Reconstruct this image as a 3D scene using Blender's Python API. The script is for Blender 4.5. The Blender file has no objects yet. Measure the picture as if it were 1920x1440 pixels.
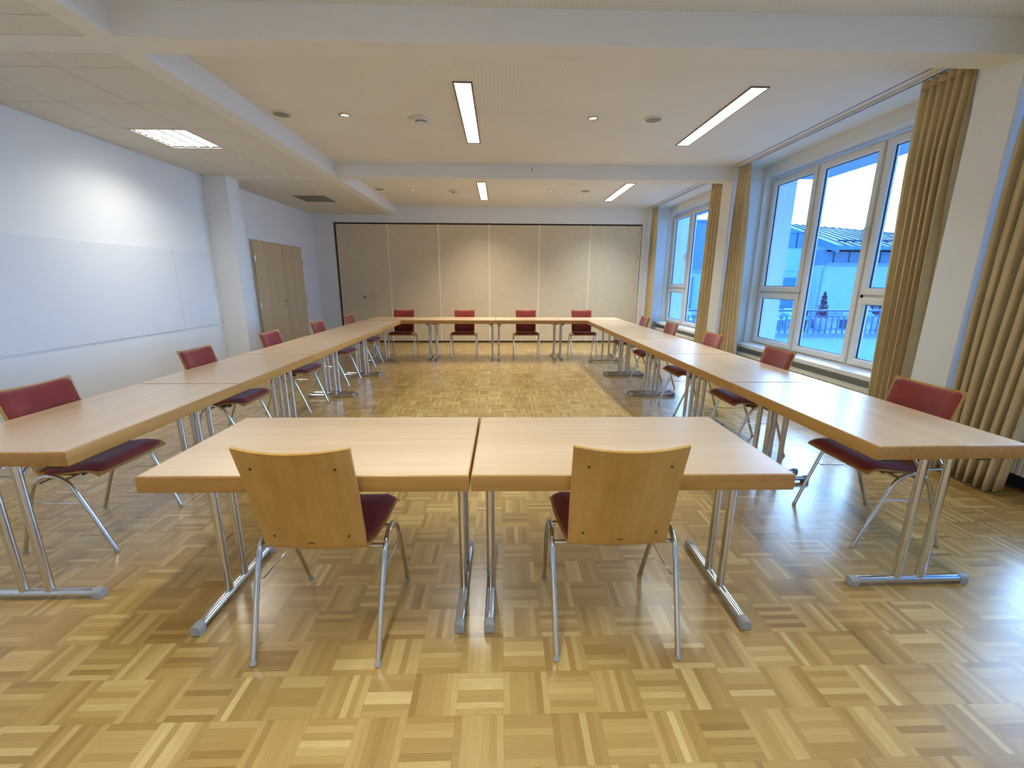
import bpy, bmesh, math, random
from mathutils import Vector, Matrix

C = bpy.context.scene.collection
SC = bpy.context.scene
PI = math.pi

# ------------------------------------------------------------------ camera
def make_camera():
    f, pitch, yaw, roll, h = 800.1, .2369, .0279, .0041, 1.4253
    cam = bpy.data.cameras.new('camera')
    cam.sensor_fit = 'HORIZONTAL'; cam.sensor_width = 36.0
    cam.lens = f / 1920 * 36.0
    cam.clip_start = 0.02; cam.clip_end = 400
    o = bpy.data.objects.new('camera', cam); C.objects.link(o)
    fw = Vector((math.sin(yaw) * math.cos(pitch), math.cos(yaw) * math.cos(pitch), -math.sin(pitch)))
    rt = Vector((math.cos(yaw), -math.sin(yaw), 0)); up = rt.cross(fw)
    r2 = rt * math.cos(roll) + up * math.sin(roll)
    u2 = -rt * math.sin(roll) + up * math.cos(roll)
    m = Matrix(((r2.x, u2.x, -fw.x, 0), (r2.y, u2.y, -fw.y, 0), (r2.z, u2.z, -fw.z, h), (0, 0, 0, 1)))
    o.matrix_world = m
    SC.camera = o
make_camera()

# ------------------------------------------------------------------ colour management
SC.view_settings.view_transform = 'Standard'
SC.view_settings.look = 'None'
SC.view_settings.exposure = 1.24
SC.view_settings.gamma = 1.0
SC.view_settings.use_curve_mapping = False
LAMP = 0.36          # master factor on the room lamps
SKY = 1.0           # master factor on daylight

# ------------------------------------------------------------------ sky: white glow over the low horizon, blue above and behind
def make_world():
    w = bpy.data.worlds.new('sky'); SC.world = w; w.use_nodes = True
    nt = w.node_tree; nt.nodes.clear()
    N, Lk = nt.nodes, nt.links
    out = N.new('ShaderNodeOutputWorld'); bg = N.new('ShaderNodeBackground')
    tc = N.new('ShaderNodeTexCoord')
    dot = N.new('ShaderNodeVectorMath'); dot.operation = 'DOT_PRODUCT'
    dot.inputs[1].default_value = (0.66, 0.75, 0.0)
    Lk.new(tc.outputs['Generated'], dot.inputs[0])
    sep = N.new('ShaderNodeSeparateXYZ'); Lk.new(tc.outputs['Generated'], sep.inputs[0])
    def ramp(stops):
        r = N.new('ShaderNodeValToRGB'); e = r.color_ramp.elements
        e[0].position, e[0].color = stops[0]; e[1].position, e[1].color = stops[-1]
        for p, c in stops[1:-1]:
            x = e.new(p); x.color = c
        return r
    glow = N.new('ShaderNodeMapRange'); glow.interpolation_type = 'SMOOTHSTEP'
    glow.inputs['From Min'].default_value = 0.40; glow.inputs['From Max'].default_value = 0.92
    Lk.new(dot.outputs['Value'], glow.inputs['Value'])
    elev = N.new('ShaderNodeMapRange'); elev.interpolation_type = 'SMOOTHSTEP'
    elev.inputs['From Min'].default_value = 0.34; elev.inputs['From Max'].default_value = 0.85
    elev.inputs['To Min'].default_value = 1.0; elev.inputs['To Max'].default_value = 0.0
    Lk.new(sep.outputs['Z'], elev.inputs['Value'])
    mul = N.new('ShaderNodeMath'); mul.operation = 'MULTIPLY'
    Lk.new(glow.outputs[0], mul.inputs[0]); Lk.new(elev.outputs[0], mul.inputs[1])
    mix = N.new('ShaderNodeMix'); mix.data_type = 'RGBA'
    mix.inputs['A'].default_value = (0.11, 0.57, 1.75, 1)
    mix.inputs['B'].default_value = (2.9, 5.2, 8.9, 1)
    Lk.new(mul.outputs[0], mix.inputs['Factor'])
    Lk.new(mix.outputs['Result'], bg.inputs['Color'])
    bg.inputs['Strength'].default_value = SKY
    Lk.new(bg.outputs[0], out.inputs['Surface'])
make_world()

# ------------------------------------------------------------------ helpers
def S(r, g, b, a=1.0):
    def c(v):
        v /= 255.0
        return v / 12.92 if v <= 0.04045 else ((v + 0.055) / 1.055) ** 2.4
    return (c(r), c(g), c(b), a)

def sm(x, a=0.0, b=1.0):
    t = min(1, max(0, (x - a) / (b - a))); return t * t * (3 - 2 * t)

class MB:
    """collects shapes and links them as one mesh object"""
    def __init__(s): s.bm = bmesh.new()
    def box(s, x0, x1, y0, y1, z0, z1):
        v = [s.bm.verts.new(p) for p in ((x0, y0, z0), (x1, y0, z0), (x1, y1, z0), (x0, y1, z0), (x0, y0, z1), (x1, y0, z1), (x1, y1, z1), (x0, y1, z1))]
        for f in ((0, 3, 2, 1), (4, 5, 6, 7), (0, 1, 5, 4), (1, 2, 6, 5), (2, 3, 7, 6), (3, 0, 4, 7)):
            s.bm.faces.new([v[i] for i in f])
        return s
    def rbox(s, x0, x1, y0, y1, z0, z1, r=0.004, seg=2):
        b = bmesh.new(); t = MB(); t.bm.free(); t.bm = b; t.box(x0, x1, y0, y1, z0, z1)
        bmesh.ops.bevel(b, geom=b.edges[:], offset=r, segments=seg, profile=0.5, affect='EDGES')
        me = bpy.data.meshes.new('tmp'); b.to_mesh(me); b.free(); s.bm.from_mesh(me); bpy.data.meshes.remove(me)
        return s
    def quad(s, *ps):
        s.bm.faces.new([s.bm.verts.new(p) for p in ps]); return s
    def rings(s, rings, cap=True, close=False):
        """skin a list of equally long closed loops"""
        vs = [[s.bm.verts.new(p) for p in r] for r in rings]
        n = len(vs[0]); m = len(vs)
        for i in range(m if close else m - 1):
            a, b = vs[i], vs[(i + 1) % m]
            for j in range(n):
                s.bm.faces.new((a[j], a[(j + 1) % n], b[(j + 1) % n], b[j]))
        if cap and not close:
            s.bm.faces.new(list(reversed(vs[0]))); s.bm.faces.new(vs[-1])
        return s
    def tube(s, pts, r, n=10, cap=True):
        pts = [Vector(p) for p in pts]; rings = []; ref = None
        for i, p in enumerate(pts):
            a = pts[max(0, i - 1)]; b = pts[min(len(pts) - 1, i + 1)]
            t = (b - a).normalized()
            if ref is None:
                ref = Vector((0, 0, 1)) if abs(t.z) < .9 else Vector((1, 0, 0))
            u = (ref - t * ref.dot(t)).normalized(); v = t.cross(u); ref = u
            rr = r[i] if isinstance(r, (list, tuple)) else r
            rings.append([p + (u * math.cos(k * 2 * PI / n) + v * math.sin(k * 2 * PI / n)) * rr for k in range(n)])
        return s.rings(rings, cap)
    def lathe(s, prof, cx, cy, n=24, cap=True):
        return s.rings([[(cx + r * math.cos(k * 2 * PI / n), cy + r * math.sin(k * 2 * PI / n), z) for k in range(n)] for r, z in prof], cap)
    def loopframe(s, axis, a0, a1, b0, b1, prof):
        """rectangular ring swept along a profile of (inset, depth); axis 'x' -> rectangle in YZ, depth along x"""
        loops = []
        for ins, d in prof:
            r = ((a0 + ins, b0 + ins), (a1 - ins, b0 + ins), (a1 - ins, b1 - ins), (a0 + ins, b1 - ins))
            loops.append([(d, p, q) if axis == 'x' else ((p, d, q) if axis == 'y' else (p, q, d)) for p, q in r])
        return s.rings(loops, cap=False, close=True)
    def cells(s, xs, ys, fill, z0, z1):
        """one connected lattice: the cells of a grid for which fill(i, j) holds, given thickness"""
        V = {}
        def v(i, j, k):
            if (i, j, k) not in V: V[(i, j, k)] = s.bm.verts.new((xs[i], ys[j], (z0, z1)[k]))
            return V[(i, j, k)]
        nx, ny = len(xs) - 1, len(ys) - 1
        F = lambda i, j: 0 <= i < nx and 0 <= j < ny and fill(i, j)
        for i in range(nx):
            for j in range(ny):
                if not F(i, j): continue
                s.bm.faces.new((v(i, j, 0), v(i, j + 1, 0), v(i + 1, j + 1, 0), v(i + 1, j, 0)))
                s.bm.faces.new((v(i, j, 1), v(i + 1, j, 1), v(i + 1, j + 1, 1), v(i, j + 1, 1)))
                for di, dj, a, b in ((-1, 0, (0, 0), (0, 1)), (1, 0, (1, 1), (1, 0)), (0, -1, (1, 0), (0, 0)), (0, 1, (0, 1), (1, 1))):
                    if not F(i + di, j + dj):
                        p, q = (i + a[0], j + a[1]), (i + b[0], j + b[1])
                        s.bm.faces.new((v(*p, 0), v(*q, 0), v(*q, 1), v(*p, 1)))
        return s
    def build(s, name, mat, parent=None, smooth=None, link=True):
        bmesh.ops.recalc_face_normals(s.bm, faces=s.bm.faces[:])
        me = bpy.data.meshes.new(name); s.bm.to_mesh(me); s.bm.free()
        if smooth is not None:
            me.polygons.foreach_set('use_smooth', [True] * len(me.polygons))
            me.set_sharp_from_angle(angle=math.radians(smooth))
        for m in (mat if isinstance(mat, (list, tuple)) else [mat]): me.materials.append(m)
        o = bpy.data.objects.new(name, me); C.objects.link(o)
        if parent: o.parent = parent
        return o

def tag(o, label=None, cat=None, group=None, kind=None):
    if label: o['label'] = label
    if cat: o['category'] = cat
    if group: o['group'] = group
    if kind: o['kind'] = kind
    return o

def thing(name, label, cat, loc=(0, 0, 0), rz=0.0, group=None):
    o = bpy.data.objects.new(name, None); C.objects.link(o)
    o.empty_display_size = .1
    o.location = loc; o.rotation_euler = (0, 0, rz)
    return tag(o, label, cat, group)

def struct(o): o['kind'] = 'structure'; return o

def struct_empty(name, loc=(0, 0, 0)):
    o = bpy.data.objects.new(name, None); C.objects.link(o); o.location = loc; o.empty_display_size = .1
    return struct(o)

def copy_tree(o, parent=None):
    c = o.copy(); C.objects.link(c)
    if parent: c.parent = parent
    for ch in o.children: copy_tree(ch, c)
    return c

# ------------------------------------------------------------------ materials
class NT:
    def __init__(s, name):
        s.m = bpy.data.materials.new(name); s.m.use_nodes = True
        s.t = s.m.node_tree; s.t.nodes.clear()
        s.out = s.t.nodes.new('ShaderNodeOutputMaterial')
        s.p = s.t.nodes.new('ShaderNodeBsdfPrincipled'); s.t.links.new(s.p.outputs[0], s.out.inputs['Surface'])
    def n(s, t, **kw):
        x = s.t.nodes.new('ShaderNode' + t)
        for k, v in kw.items(): setattr(x, k, v)
        return x
    def l(s, a, b): s.t.links.new(a, b)
    def put(s, sock, v):
        if isinstance(v, bpy.types.NodeSocket): s.l(v, sock)
        else: sock.default_value = v
    def math(s, op, a, b=None, c=None):
        x = s.n('Math', operation=op); s.put(x.inputs[0], a)
        if b is not None: s.put(x.inputs[1], b)
        if c is not None: s.put(x.inputs[2], c)
        return x.outputs[0]
    def mix(s, f, a, b, blend='MIX'):
        x = s.n('Mix', data_type='RGBA', blend_type=blend)
        s.put(x.inputs['Factor'], f); s.put(x.inputs['A'], a); s.put(x.inputs['B'], b); return x.outputs['Result']
    def mixf(s, f, a, b):
        x = s.n('Mix', data_type='FLOAT'); s.put(x.inputs[0], f); s.put(x.inputs[2], a); s.put(x.inputs[3], b); return x.outputs[0]
    def vec(s, x, y, z):
        c = s.n('CombineXYZ'); s.put(c.inputs[0], x); s.put(c.inputs[1], y); s.put(c.inputs[2], z); return c.outputs[0]
    def coord(s, kind='Object'):
        return s.n('TexCoord').outputs[kind]
    def xyz(s, v):
        q = s.n('SeparateXYZ'); s.l(v, q.inputs[0]); return q.outputs
    def scale(s, v, sc):
        x = s.n('VectorMath', operation='MULTIPLY'); s.l(v, x.inputs[0]); x.inputs[1].default_value = sc; return x.outputs[0]
    def add(s, a, b):
        x = s.n('VectorMath', operation='ADD'); s.put(x.inputs[0], a); s.put(x.inputs[1], b); return x.outputs[0]
    def noise(s, v, scale, detail=3, rough=.5, out='Fac'):
        x = s.n('TexNoise'); s.l(v, x.inputs['Vector']); x.inputs['Scale'].default_value = scale
        x.inputs['Detail'].default_value = detail; x.inputs['Roughness'].default_value = rough
        return x.outputs[out]
    def ramp(s, f, stops):
        r = s.n('ValToRGB'); s.l(f, r.inputs[0]); e = r.color_ramp.elements
        e[0].position, e[0].color = stops[0]; e[1].position, e[1].color = stops[-1]
        for p, c in stops[1:-1]:
            x = e.new(p); x.color = c
        return r.outputs[0]
    def bump(s, hgt, strength=.2, dist=.01):
        b = s.n('Bump'); s.l(hgt, b.inputs['Height']); b.inputs['Strength'].default_value = strength
        b.inputs['Distance'].default_value = dist; s.l(b.outputs[0], s.p.inputs['Normal'])
    def set(s, col=None, rough=None, metal=None, spec=None, coat=None, coat_r=None):
        if col is not None: s.put(s.p.inputs['Base Color'], col)
        if rough is not None: s.put(s.p.inputs['Roughness'], rough)
        if metal is not None: s.p.inputs['Metallic'].default_value = metal
        if spec is not None: s.p.inputs['Specular IOR Level'].default_value = spec
        if coat is not None: s.p.inputs['Coat Weight'].default_value = coat
        if coat_r is not None: s.p.inputs['Coat Roughness'].default_value = coat_r
        return s

def plain(name, col, rough=.5, metal=0.0, var=.06, nscale=6.0, bump=0.0, bscale=200.0, spec=.5, coord='Object'):
    t = NT(name); v = t.coord(coord)
    nz = t.noise(v, nscale, 3)
    lo = tuple(c * (1 - var) for c in col[:3]) + (1,); hi = tuple(min(1, c * (1 + var)) for c in col[:3]) + (1,)
    t.set(t.ramp(nz, [(.3, lo), (.7, hi)]), rough, metal, spec)
    if bump: t.bump(t.noise(v, bscale, 2), bump, .004)
    return t.m

def mat_wood(name, dark, mid, light, axis='y', rough=.35, cross=38.0, along=1.6, coat=0.0, band=.5, random_obj=True, coat_r=.12):
    """fine straight grain; axis = grain direction in object space"""
    t = NT(name); v = t.coord('Object')
    if random_obj:
        oi = t.n('ObjectInfo'); r = t.math('MULTIPLY', oi.outputs['Random'], 37.0)
        v = t.add(v, t.vec(r, r, r))
    k = {'x': (along, cross, cross), 'y': (cross, along, cross), 'z': (cross, cross, along)}[axis]
    g = t.noise(t.scale(v, k), 1.0, 5, .62)
    k2 = tuple(c * .18 for c in k)
    b = t.noise(t.scale(v, k2), 1.0, 2, .5)
    f = t.math('ADD', t.math('MULTIPLY', g, 1 - band), t.math('MULTIPLY', b, band))
    t.set(t.ramp(f, [(.34, dark), (.5, mid), (.66, light)]), rough, 0, .5, coat, coat_r)
    t.bump(g, .04, .002)
    return t.m

def mat_parquet():
    t = NT('oak_mosaic_parquet'); x, y, z = t.xyz(t.coord('Object'))
    B = .1615
    u = t.math('DIVIDE', t.math('SUBTRACT', x, .0085), B); v = t.math('DIVIDE', t.math('SUBTRACT', y, 1.140), B)
    fu = t.math('FLOOR', u); fv = t.math('FLOOR', v)
    pu = t.math('SUBTRACT', u, fu); pv = t.math('SUBTRACT', v, fv)
    par = t.math('FLOORED_MODULO', t.math('ADD', fu, fv), 2.0)
    s = t.mixf(par, pu, pv); a = t.mixf(par, pv, pu)
    s7 = t.math('MULTIPLY', s, 7.0); k = t.math('FLOOR', s7); ps = t.math('SUBTRACT', s7, k)
    wn = t.n('TexWhiteNoise', noise_dimensions='3D'); t.l(t.vec(fu, fv, t.math('ADD', k, .5)), wn.inputs['Vector'])
    wb = t.n('TexWhiteNoise', noise_dimensions='3D'); t.l(t.vec(fu, fv, 77.5), wb.inputs['Vector'])
    rnd = wn.outputs['Value']
    gv = t.vec(t.math('MULTIPLY', a, 1.1), t.math('MULTIPLY', s7, 2.6), t.math('MULTIPLY', rnd, 91.0))
    gv = t.add(gv, t.vec(t.math('MULTIPLY', fu, 3.1), t.math('MULTIPLY', fv, 7.7), 0.0))
    g = t.noise(gv, 2.2, 5, .6)
    tone = t.math('ADD', t.math('ADD', t.math('MULTIPLY', rnd, .64), .05), t.math('MULTIPLY', wb.outputs['Value'], .22))
    tone = t.math('ADD', tone, t.math('MULTIPLY', t.math('SUBTRACT', g, .5), .42))
    col = t.ramp(tone, [(.03, S(142, 108, 54)), (.25, S(164, 130, 70)), (.5, S(177, 144, 82)), (.72, S(189, 158, 96)), (.87, S(204, 176, 114)), (1.0, S(222, 198, 140))])
    # narrow joints
    def edge(p, w):
        d = t.math('MINIMUM', p, t.math('SUBTRACT', 1.0, p))
        return t.math('SUBTRACT', 1.0, t.math('MINIMUM', t.math('DIVIDE', d, w), 1.0))
    j = t.math('MAXIMUM', t.math('MULTIPLY', edge(ps, .05), .35), t.math('MAXIMUM', t.math('MULTIPLY', edge(pu, .008), .6), t.math('MULTIPLY', edge(pv, .008), .6)))
    col = t.mix(t.math('MULTIPLY', j, .55), col, S(110, 78, 36))
    t.set(col, t.math('ADD', .27, t.math('MULTIPLY', t.noise(t.coord('Object'), 2.0, 3), .10)), 0, .5, .6, .19)
    t.bump(t.math('SUBTRACT', t.math('MULTIPLY', g, .12), j), .12, .002)
    return t.m

def mat_fabric(name, c0, c1, scale=420.0, rough=.9, sheen=.3, trans=0.0):
    t = NT(name); v = t.coord('Object')
    w = t.noise(v, scale, 2); big = t.noise(v, 7.0, 3)
    f = t.math('ADD', t.math('MULTIPLY', w, .55), t.math('MULTIPLY', big, .45))
    col = t.ramp(f, [(.35, c0), (.65, c1)])
    t.set(col, rough, 0, .15); t.p.inputs['Sheen Weight'].default_value = sheen
    t.p.inputs['Sheen Roughness'].default_value = .5
    t.bump(w, .25, .002)
    if trans:
        tr = t.n('BsdfTranslucent'); t.l(col, tr.inputs[0])
        mx = t.n('MixShader'); mx.inputs[0].default_value = trans
        t.l(t.p.outputs[0], mx.inputs[1]); t.l(tr.outputs[0], mx.inputs[2]); t.l(mx.outputs[0], t.out.inputs['Surface'])
    return t.m

def mat_emit(name, col, strength, base=(.8, .8, .8, 1)):
    t = NT(name); t.set(base, .4)
    v = t.coord('Object')
    t.put(t.p.inputs['Emission Color'], col); t.p.inputs['Emission Strength'].default_value = strength
    return t.m

def mat_glass():
    t = NT('window_glass'); t.t.nodes.remove(t.p)
    tr = t.n('BsdfTransparent'); tr.inputs[0].default_value = (.95, .98, .97, 1)
    gl = t.n('BsdfGlossy'); gl.inputs['Roughness'].default_value = .01
    fr = t.n('Fresnel'); ge = t.n('NewGeometry')
    t.l(t.mixf(ge.outputs['Backfacing'], 1.35, 1 / 1.35), fr.inputs['IOR'])
    mx = t.n('MixShader'); t.l(fr.outputs[0], mx.inputs[0]); t.l(tr.outputs[0], mx.inputs[1]); t.l(gl.outputs[0], mx.inputs[2])
    t.l(mx.outputs[0], t.out.inputs['Surface'])
    return t.m

def mat_perforated():
    """gypsum acoustic board: fine square grid of small dark holes"""
    t = NT('perforated_plaster'); v = t.coord('Object'); x, y, z = t.xyz(v)
    def cell(q):
        m = t.math('FLOORED_MODULO', q, .032); return t.math('SUBTRACT', m, .016)
    d = t.math('SQRT', t.math('ADD', t.math('POWER', cell(x), 2.0), t.math('POWER', cell(y), 2.0)))
    hole = t.math('LESS_THAN', d, .0048)
    base = t.ramp(t.noise(v, 1.2, 2), [(.3, S(231, 228, 219)), (.7, S(236, 234, 226))])
    t.set(t.mix(t.math('MULTIPLY', hole, .17), base, S(90, 84, 74)), .85, 0, .2)
    return t.m

WALL = plain('white_wall_paint', S(234, 235, 233), .8, var=.015, nscale=1.5, bump=.12, bscale=260, spec=.25)
CEILP = plain('white_ceiling_paint', S(233, 231, 224), .85, var=.015, nscale=1.2, spec=.2)
PERF = mat_perforated()
TILE = plain('mineral_fibre_tile', S(226, 222, 210), .9, var=.03, nscale=60, bump=.3, bscale=420, spec=.1)
DARKGAP = plain('dark_gap', S(50, 45, 40), .8)
PARQ = mat_parquet()
BEECH_TOP = mat_wood('beech_laminate_top', S(208, 178, 140), S(217, 189, 152), S(226, 200, 165), 'x', .34, 26, 1.1, .6, .6, coat_r=.24)
BEECH_EDGE = mat_wood('beech_edge_band', S(170, 122, 60), S(184, 137, 72), S(193, 149, 85), 'x', .35, 40, 2.0, .1, .5)
BEECH_PLY = mat_wood('beech_plywood_shell', S(174, 127, 60), S(190, 144, 74), S(202, 159, 90), 'z', .38, 26, 1.3, .15, .55)
PLYEDGE = mat_wood('plywood_edge', S(196, 165, 115), S(212, 184, 138), S(222, 198, 156), 'x', .5, 60, 3)
CHROME = plain('polished_chrome', (.62, .62, .62, 1), .15, 1.0, .02, 3)
STEEL = plain('brushed_steel', (.55, .54, .52, 1), .3, 1.0, .05, 8)
GREYCAP = plain('grey_plastic', S(160, 160, 158), .5, var=.03)
BLACK = plain('black_plastic', S(26, 25, 27), .45)
VELOUR = mat_fabric('burgundy_velour', S(120, 44, 41), S(150, 61, 56), 500, .85, .35)
CURT = mat_fabric('ochre_curtain_cloth', S(224, 200, 154), S(234, 213, 168), 600, .9, .15, .3)
PVC = plain('white_window_pvc', S(232, 230, 224), .3, var=.01, spec=.5)
SILLM = plain('white_sill', S(236, 236, 234), .3, var=.01)
GLASS = mat_glass()
RUBBER = plain('black_gasket', S(40, 44, 50), .6)
PART = mat_fabric('beige_partition_cloth', S(212, 198, 168), S(220, 207, 178), 240, .9, .1)
PARTEDGE = plain('partition_edge_profile', S(240, 235, 222), .5)
BROWN = plain('brown_metal', S(76, 60, 42), .5)
DOORM = mat_wood('beech_door_veneer', S(196, 170, 130), S(207, 182, 140), S(214, 190, 148), 'z', .42, 22, .8, .05, .55)
RADM = plain('cream_radiator_enamel', S(222, 214, 194), .35, var=.02)
PLINTH = plain('dark_blue_skirting', S(56, 60, 74), .5)
FIXW = plain('white_fixture_plastic', S(222, 218, 208), .45)
SPKG = plain('grey_speaker_grille', S(150, 143, 128), .6, var=.1, nscale=300)
VENTM = plain('dark_grille', S(140, 136, 124), .6)
ALU = plain('aluminium_louvre', (.8, .8, .8, 1), .22, 1.0, .03)
LOUV = plain('grey_lamp_louvre', S(150, 146, 150), .6)
DARKFR = plain('lamp_frame_grey', S(120, 108, 104), .5)
BOARD = plain('whiteboard_enamel', S(228, 230, 231), .7, var=.008, spec=.25)
RENDER = plain('white_exterior_render', S(226, 228, 230), .85, var=.04, nscale=3, bump=.3, bscale=90)
CONC = plain('pale_concrete', S(232, 234, 222), .85, var=.06, nscale=2)
ROOFM = plain('weathered_metal_roof', S(100, 136, 146), .5, .1, .08, 4)
SEAMM = plain('roof_seam_metal', S(66, 84, 96), .5, .2)
CLAD = plain('blue_grey_cladding', S(150, 164, 186), .5, .1, .04, 3)
FASCIA = plain('painted_fascia', S(130, 158, 190), .5)
RAILM = plain('galvanised_rail', S(120, 136, 160), .4, .5)
STRING = plain('stone_course', S(176, 188, 204), .7)
PAVE = plain('terrace_paving', S(168, 170, 168), .8, var=.1, nscale=8)

# lamp faces
LAMPFACE = mat_emit('lamp_diffuser_glow', (1.0, .955, .86, 1), 1.5)
LAMPWARM = mat_emit('lamp_diffuser_warm_glow', (1.0, .76, .36, 1), .85)
DOWNGLOW = mat_emit('downlight_glow', (1.0, .96, .88, 1), .3)

# ------------------------------------------------------------------ room shell
XL, XR, XP = -4.16, 3.82, 3.37        # left wall, window wall, pillar faces
Y0, Y1 = -4.4, 10.15                  # near and far wall
ZT, ZG = 2.84, 3.03                   # low tiled ceiling, plaster ceiling
BEAMS = [(-.55, -.35), (3.04, 3.24), (6.59, 6.76)]
OPEN = [(3.74 + 3.6 * k, 6.555 + 3.6 * k) for k in (-1, 0, 1)]
OPEN[2] = (OPEN[2][0], 10.13)
OPEN[0] = (.14, 2.95)
OPEN.insert(0, (-3.46, -.70))

struct(MB().box(XL - .3, XR + .3, Y0 - .3, Y1 + .6, -.2, 0).build('floor', PARQ))
struct(MB().box(XL, XR, Y0, Y1 + .3, ZG, ZG + .2).build('ceiling', PERF))
m = MB()
m.box(XL - .25, XL, Y0 - .2, Y1 + .3, -.02, ZG + .2)
struct(m.build('wall_left', WALL))
struct(MB().box(XL - .2, XR + .3, Y0 - .25, Y0, -.02, ZG + .2).build('wall_near', WALL))
# window wall with three openings
m = MB(); xo = XR + .32
m.box(XR, xo, Y0, Y1 + .3, 0, .465); m.box(XR, xo, Y0, Y1 + .3, 2.885, ZG + .2)
e = [Y0] + [q for o in OPEN for q in o] + [Y1 + .3]
for a, b in zip(e[0::2], e[1::2]): m.box(XR, xo, a, b, .465, 2.885)
struct(m.build('wall_right', WALL))
# far wall around the folding partition
m = MB()
m.box(XL, -3.70, Y1, Y1 + .3, 0, 2.68); m.box(3.235, XR, Y1, Y1 + .3, 0, 2.68); m.box(XL, XR, Y1, Y1 + .3, 2.68, ZG)
m.box(-3.70, 3.235, Y1 + .2, Y1 + .3, 0, 2.68)
struct(m.build('wall_far', WALL))
for i, (a, b) in enumerate(BEAMS):
    struct(MB().box(XL, XR, a, b, ZT, ZG + .05).build('beam', CEILP))
# pillars by the windows, pilasters on the whiteboard wall
for a, b in ((-.55, -.25), (3.05, 3.33), (6.60, 6.90)):
    struct(MB().box(XP, XR + .01, a, b, 0, ZG).build('pillar', WALL))
for a, b in ((3.04, 3.33), (6.58, 6.87)):
    struct(MB().box(XL - .01, -3.83, a, b, 0, ZG).build('pilaster', WALL))
# dropped tile ceiling on the whiteboard side: edge bulkhead, tiles with open joints
spans = [(Y0, -.55), (-.35, 3.04), (3.24, 6.59), (6.76, Y1)]
TX = [-4.16, -3.605, -3.04, -2.475]
ylines = [3.44, 4.06, 4.68, 5.30, 5.92, 6.54]
for i, (a, b) in enumerate(spans):
    struct(MB().box(-2.475, -2.315, a, b, ZT, ZG + .01).build('trim_%d' % (i + 1), CEILP))
def tiles(a, b, y_first, skip):
    m = MB(); g = .004
    ys = [a]; y = y_first
    while y < b - .05:
        if y > a + .05: ys.append(y)
        y += .617
    ys.append(b)
    for p, q in zip(ys[:-1], ys[1:]):
        for s, t in zip(TX[:-1], TX[1:]):
            if any(abs((p + q) / 2 - sy) < .2 and abs((s + t) / 2 - sx) < .2 for sx, sy in skip): continue
            m.rbox(s + g, t - g, p + g, q - g, ZT + .001, ZT + .02, .003, 1)
    m.box(XL, TX[-1], a, b, ZT + .03, ZT + .05)
    return m
for (a, b), yf, skip in ((spans[0], -4.1, ()), (spans[1], -.25, ((-3.32, 1.27),)), (spans[2], 3.44, ((-3.32, 4.98),)), (spans[3], 7.39, ((-3.32, 8.31),))):
    struct(tiles(a, b, yf, skip).build('ceiling', TILE))
# skirting under the radiators
for k, (a, b) in enumerate(((-.25, 3.05), (3.33, 6.60), (6.90, Y1))):
    struct(MB().box(3.70, XR, a, b, 0, .095).build('baseboard_right' if k == 0 else 'baseboard_right.%03d' % k, PLINTH))

# ------------------------------------------------------------------ windows
def make_window(k, y0, y1, handle_y, handle_z, sill=True):
    w = struct_empty('window_%d' % (k + 1))
    X = 3.95; z0, z1 = .50, 2.86
    yc = (y0 + y1) / 2 if k == 2 else (y0 + y1) / 2
    m1, m2 = y1 - .935, y0 + .935
    m = MB()
    m.loopframe('x', y0, y1, z0, z1, [(0, X), (.055, X), (.055, X + .08), (0, X + .08)])
    for c in (m1, m2): m.box(X + .002, X + .078, c - .035, c + .035, z0 + .05, z1 - .05)
    m.box(X + .002, X + .078, m1, y1 - .05, 1.245, 1.315); m.box(X + .002, X + .078, y0 + .05, m2, 1.245, 1.315)
    m.build('window_frame', PVC, w)
    def sash(a, b, c, d):
        s = MB(); s.loopframe('x', a, b, c, d, [(0, X - .022), (.008, X - .03), (.058, X - .03), (.072, X - .012), (.072, X + .045), (.0, X + .045)])
        o = s.build('sash', PVC, w)
        g = MB(); g.loopframe('x', a + .072, b - .072, c + .072, d - .072, [(0, X + .006), (.006, X + .006), (.006, X + .02), (0, X + .02)])
        g.build('gasket', RUBBER, o)
        p = MB(); p.box(X + .012, X + .016, a + .07, b - .07, c + .07, d - .07); p.build('pane', GLASS, o)
        return o
    sash(m1 + .018, y1 - .03, 1.295, z1 - .03); sash(m1 + .018, y1 - .03, z0 + .03, 1.262)
    mid = sash(m2 + .018, m1 - .018, z0 + .03, z1 - .03)
    sash(y0 + .03, m2 - .018, 1.295, z1 - .03); sash(y0 + .03, m2 - .018, z0 + .03, 1.262)
    h = MB(); x = X - .03
    h.box(x - .012, x, handle_y - .016, handle_y + .016, handle_z - .035, handle_z + .035)
    h.tube([(x - .01, handle_y, handle_z + .06), (x - .036, handle_y, handle_z + .06), (x - .044, handle_y, handle_z + .05), (x - .044, handle_y, handle_z - .06), (x - .036, handle_y, handle_z - .07), (x - .03, handle_y, handle_z - .07)], .011, 8)
    h.build('window_handle', SILLM, w, 40)
    s = MB(); s.rbox(3.665, X, y0 - .03, min(y1 + .03, Y1), .462, .512, .006); s.build('window_sill', SILLM, w)
    return w
make_window(0, *OPEN[2], 4.70, 1.93)
make_window(1, *OPEN[3], 9.245, 1.93)
make_window(2, *OPEN[1], 1.10, 1.95)
make_window(3, *OPEN[0], -2.50, 1.95)

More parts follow.
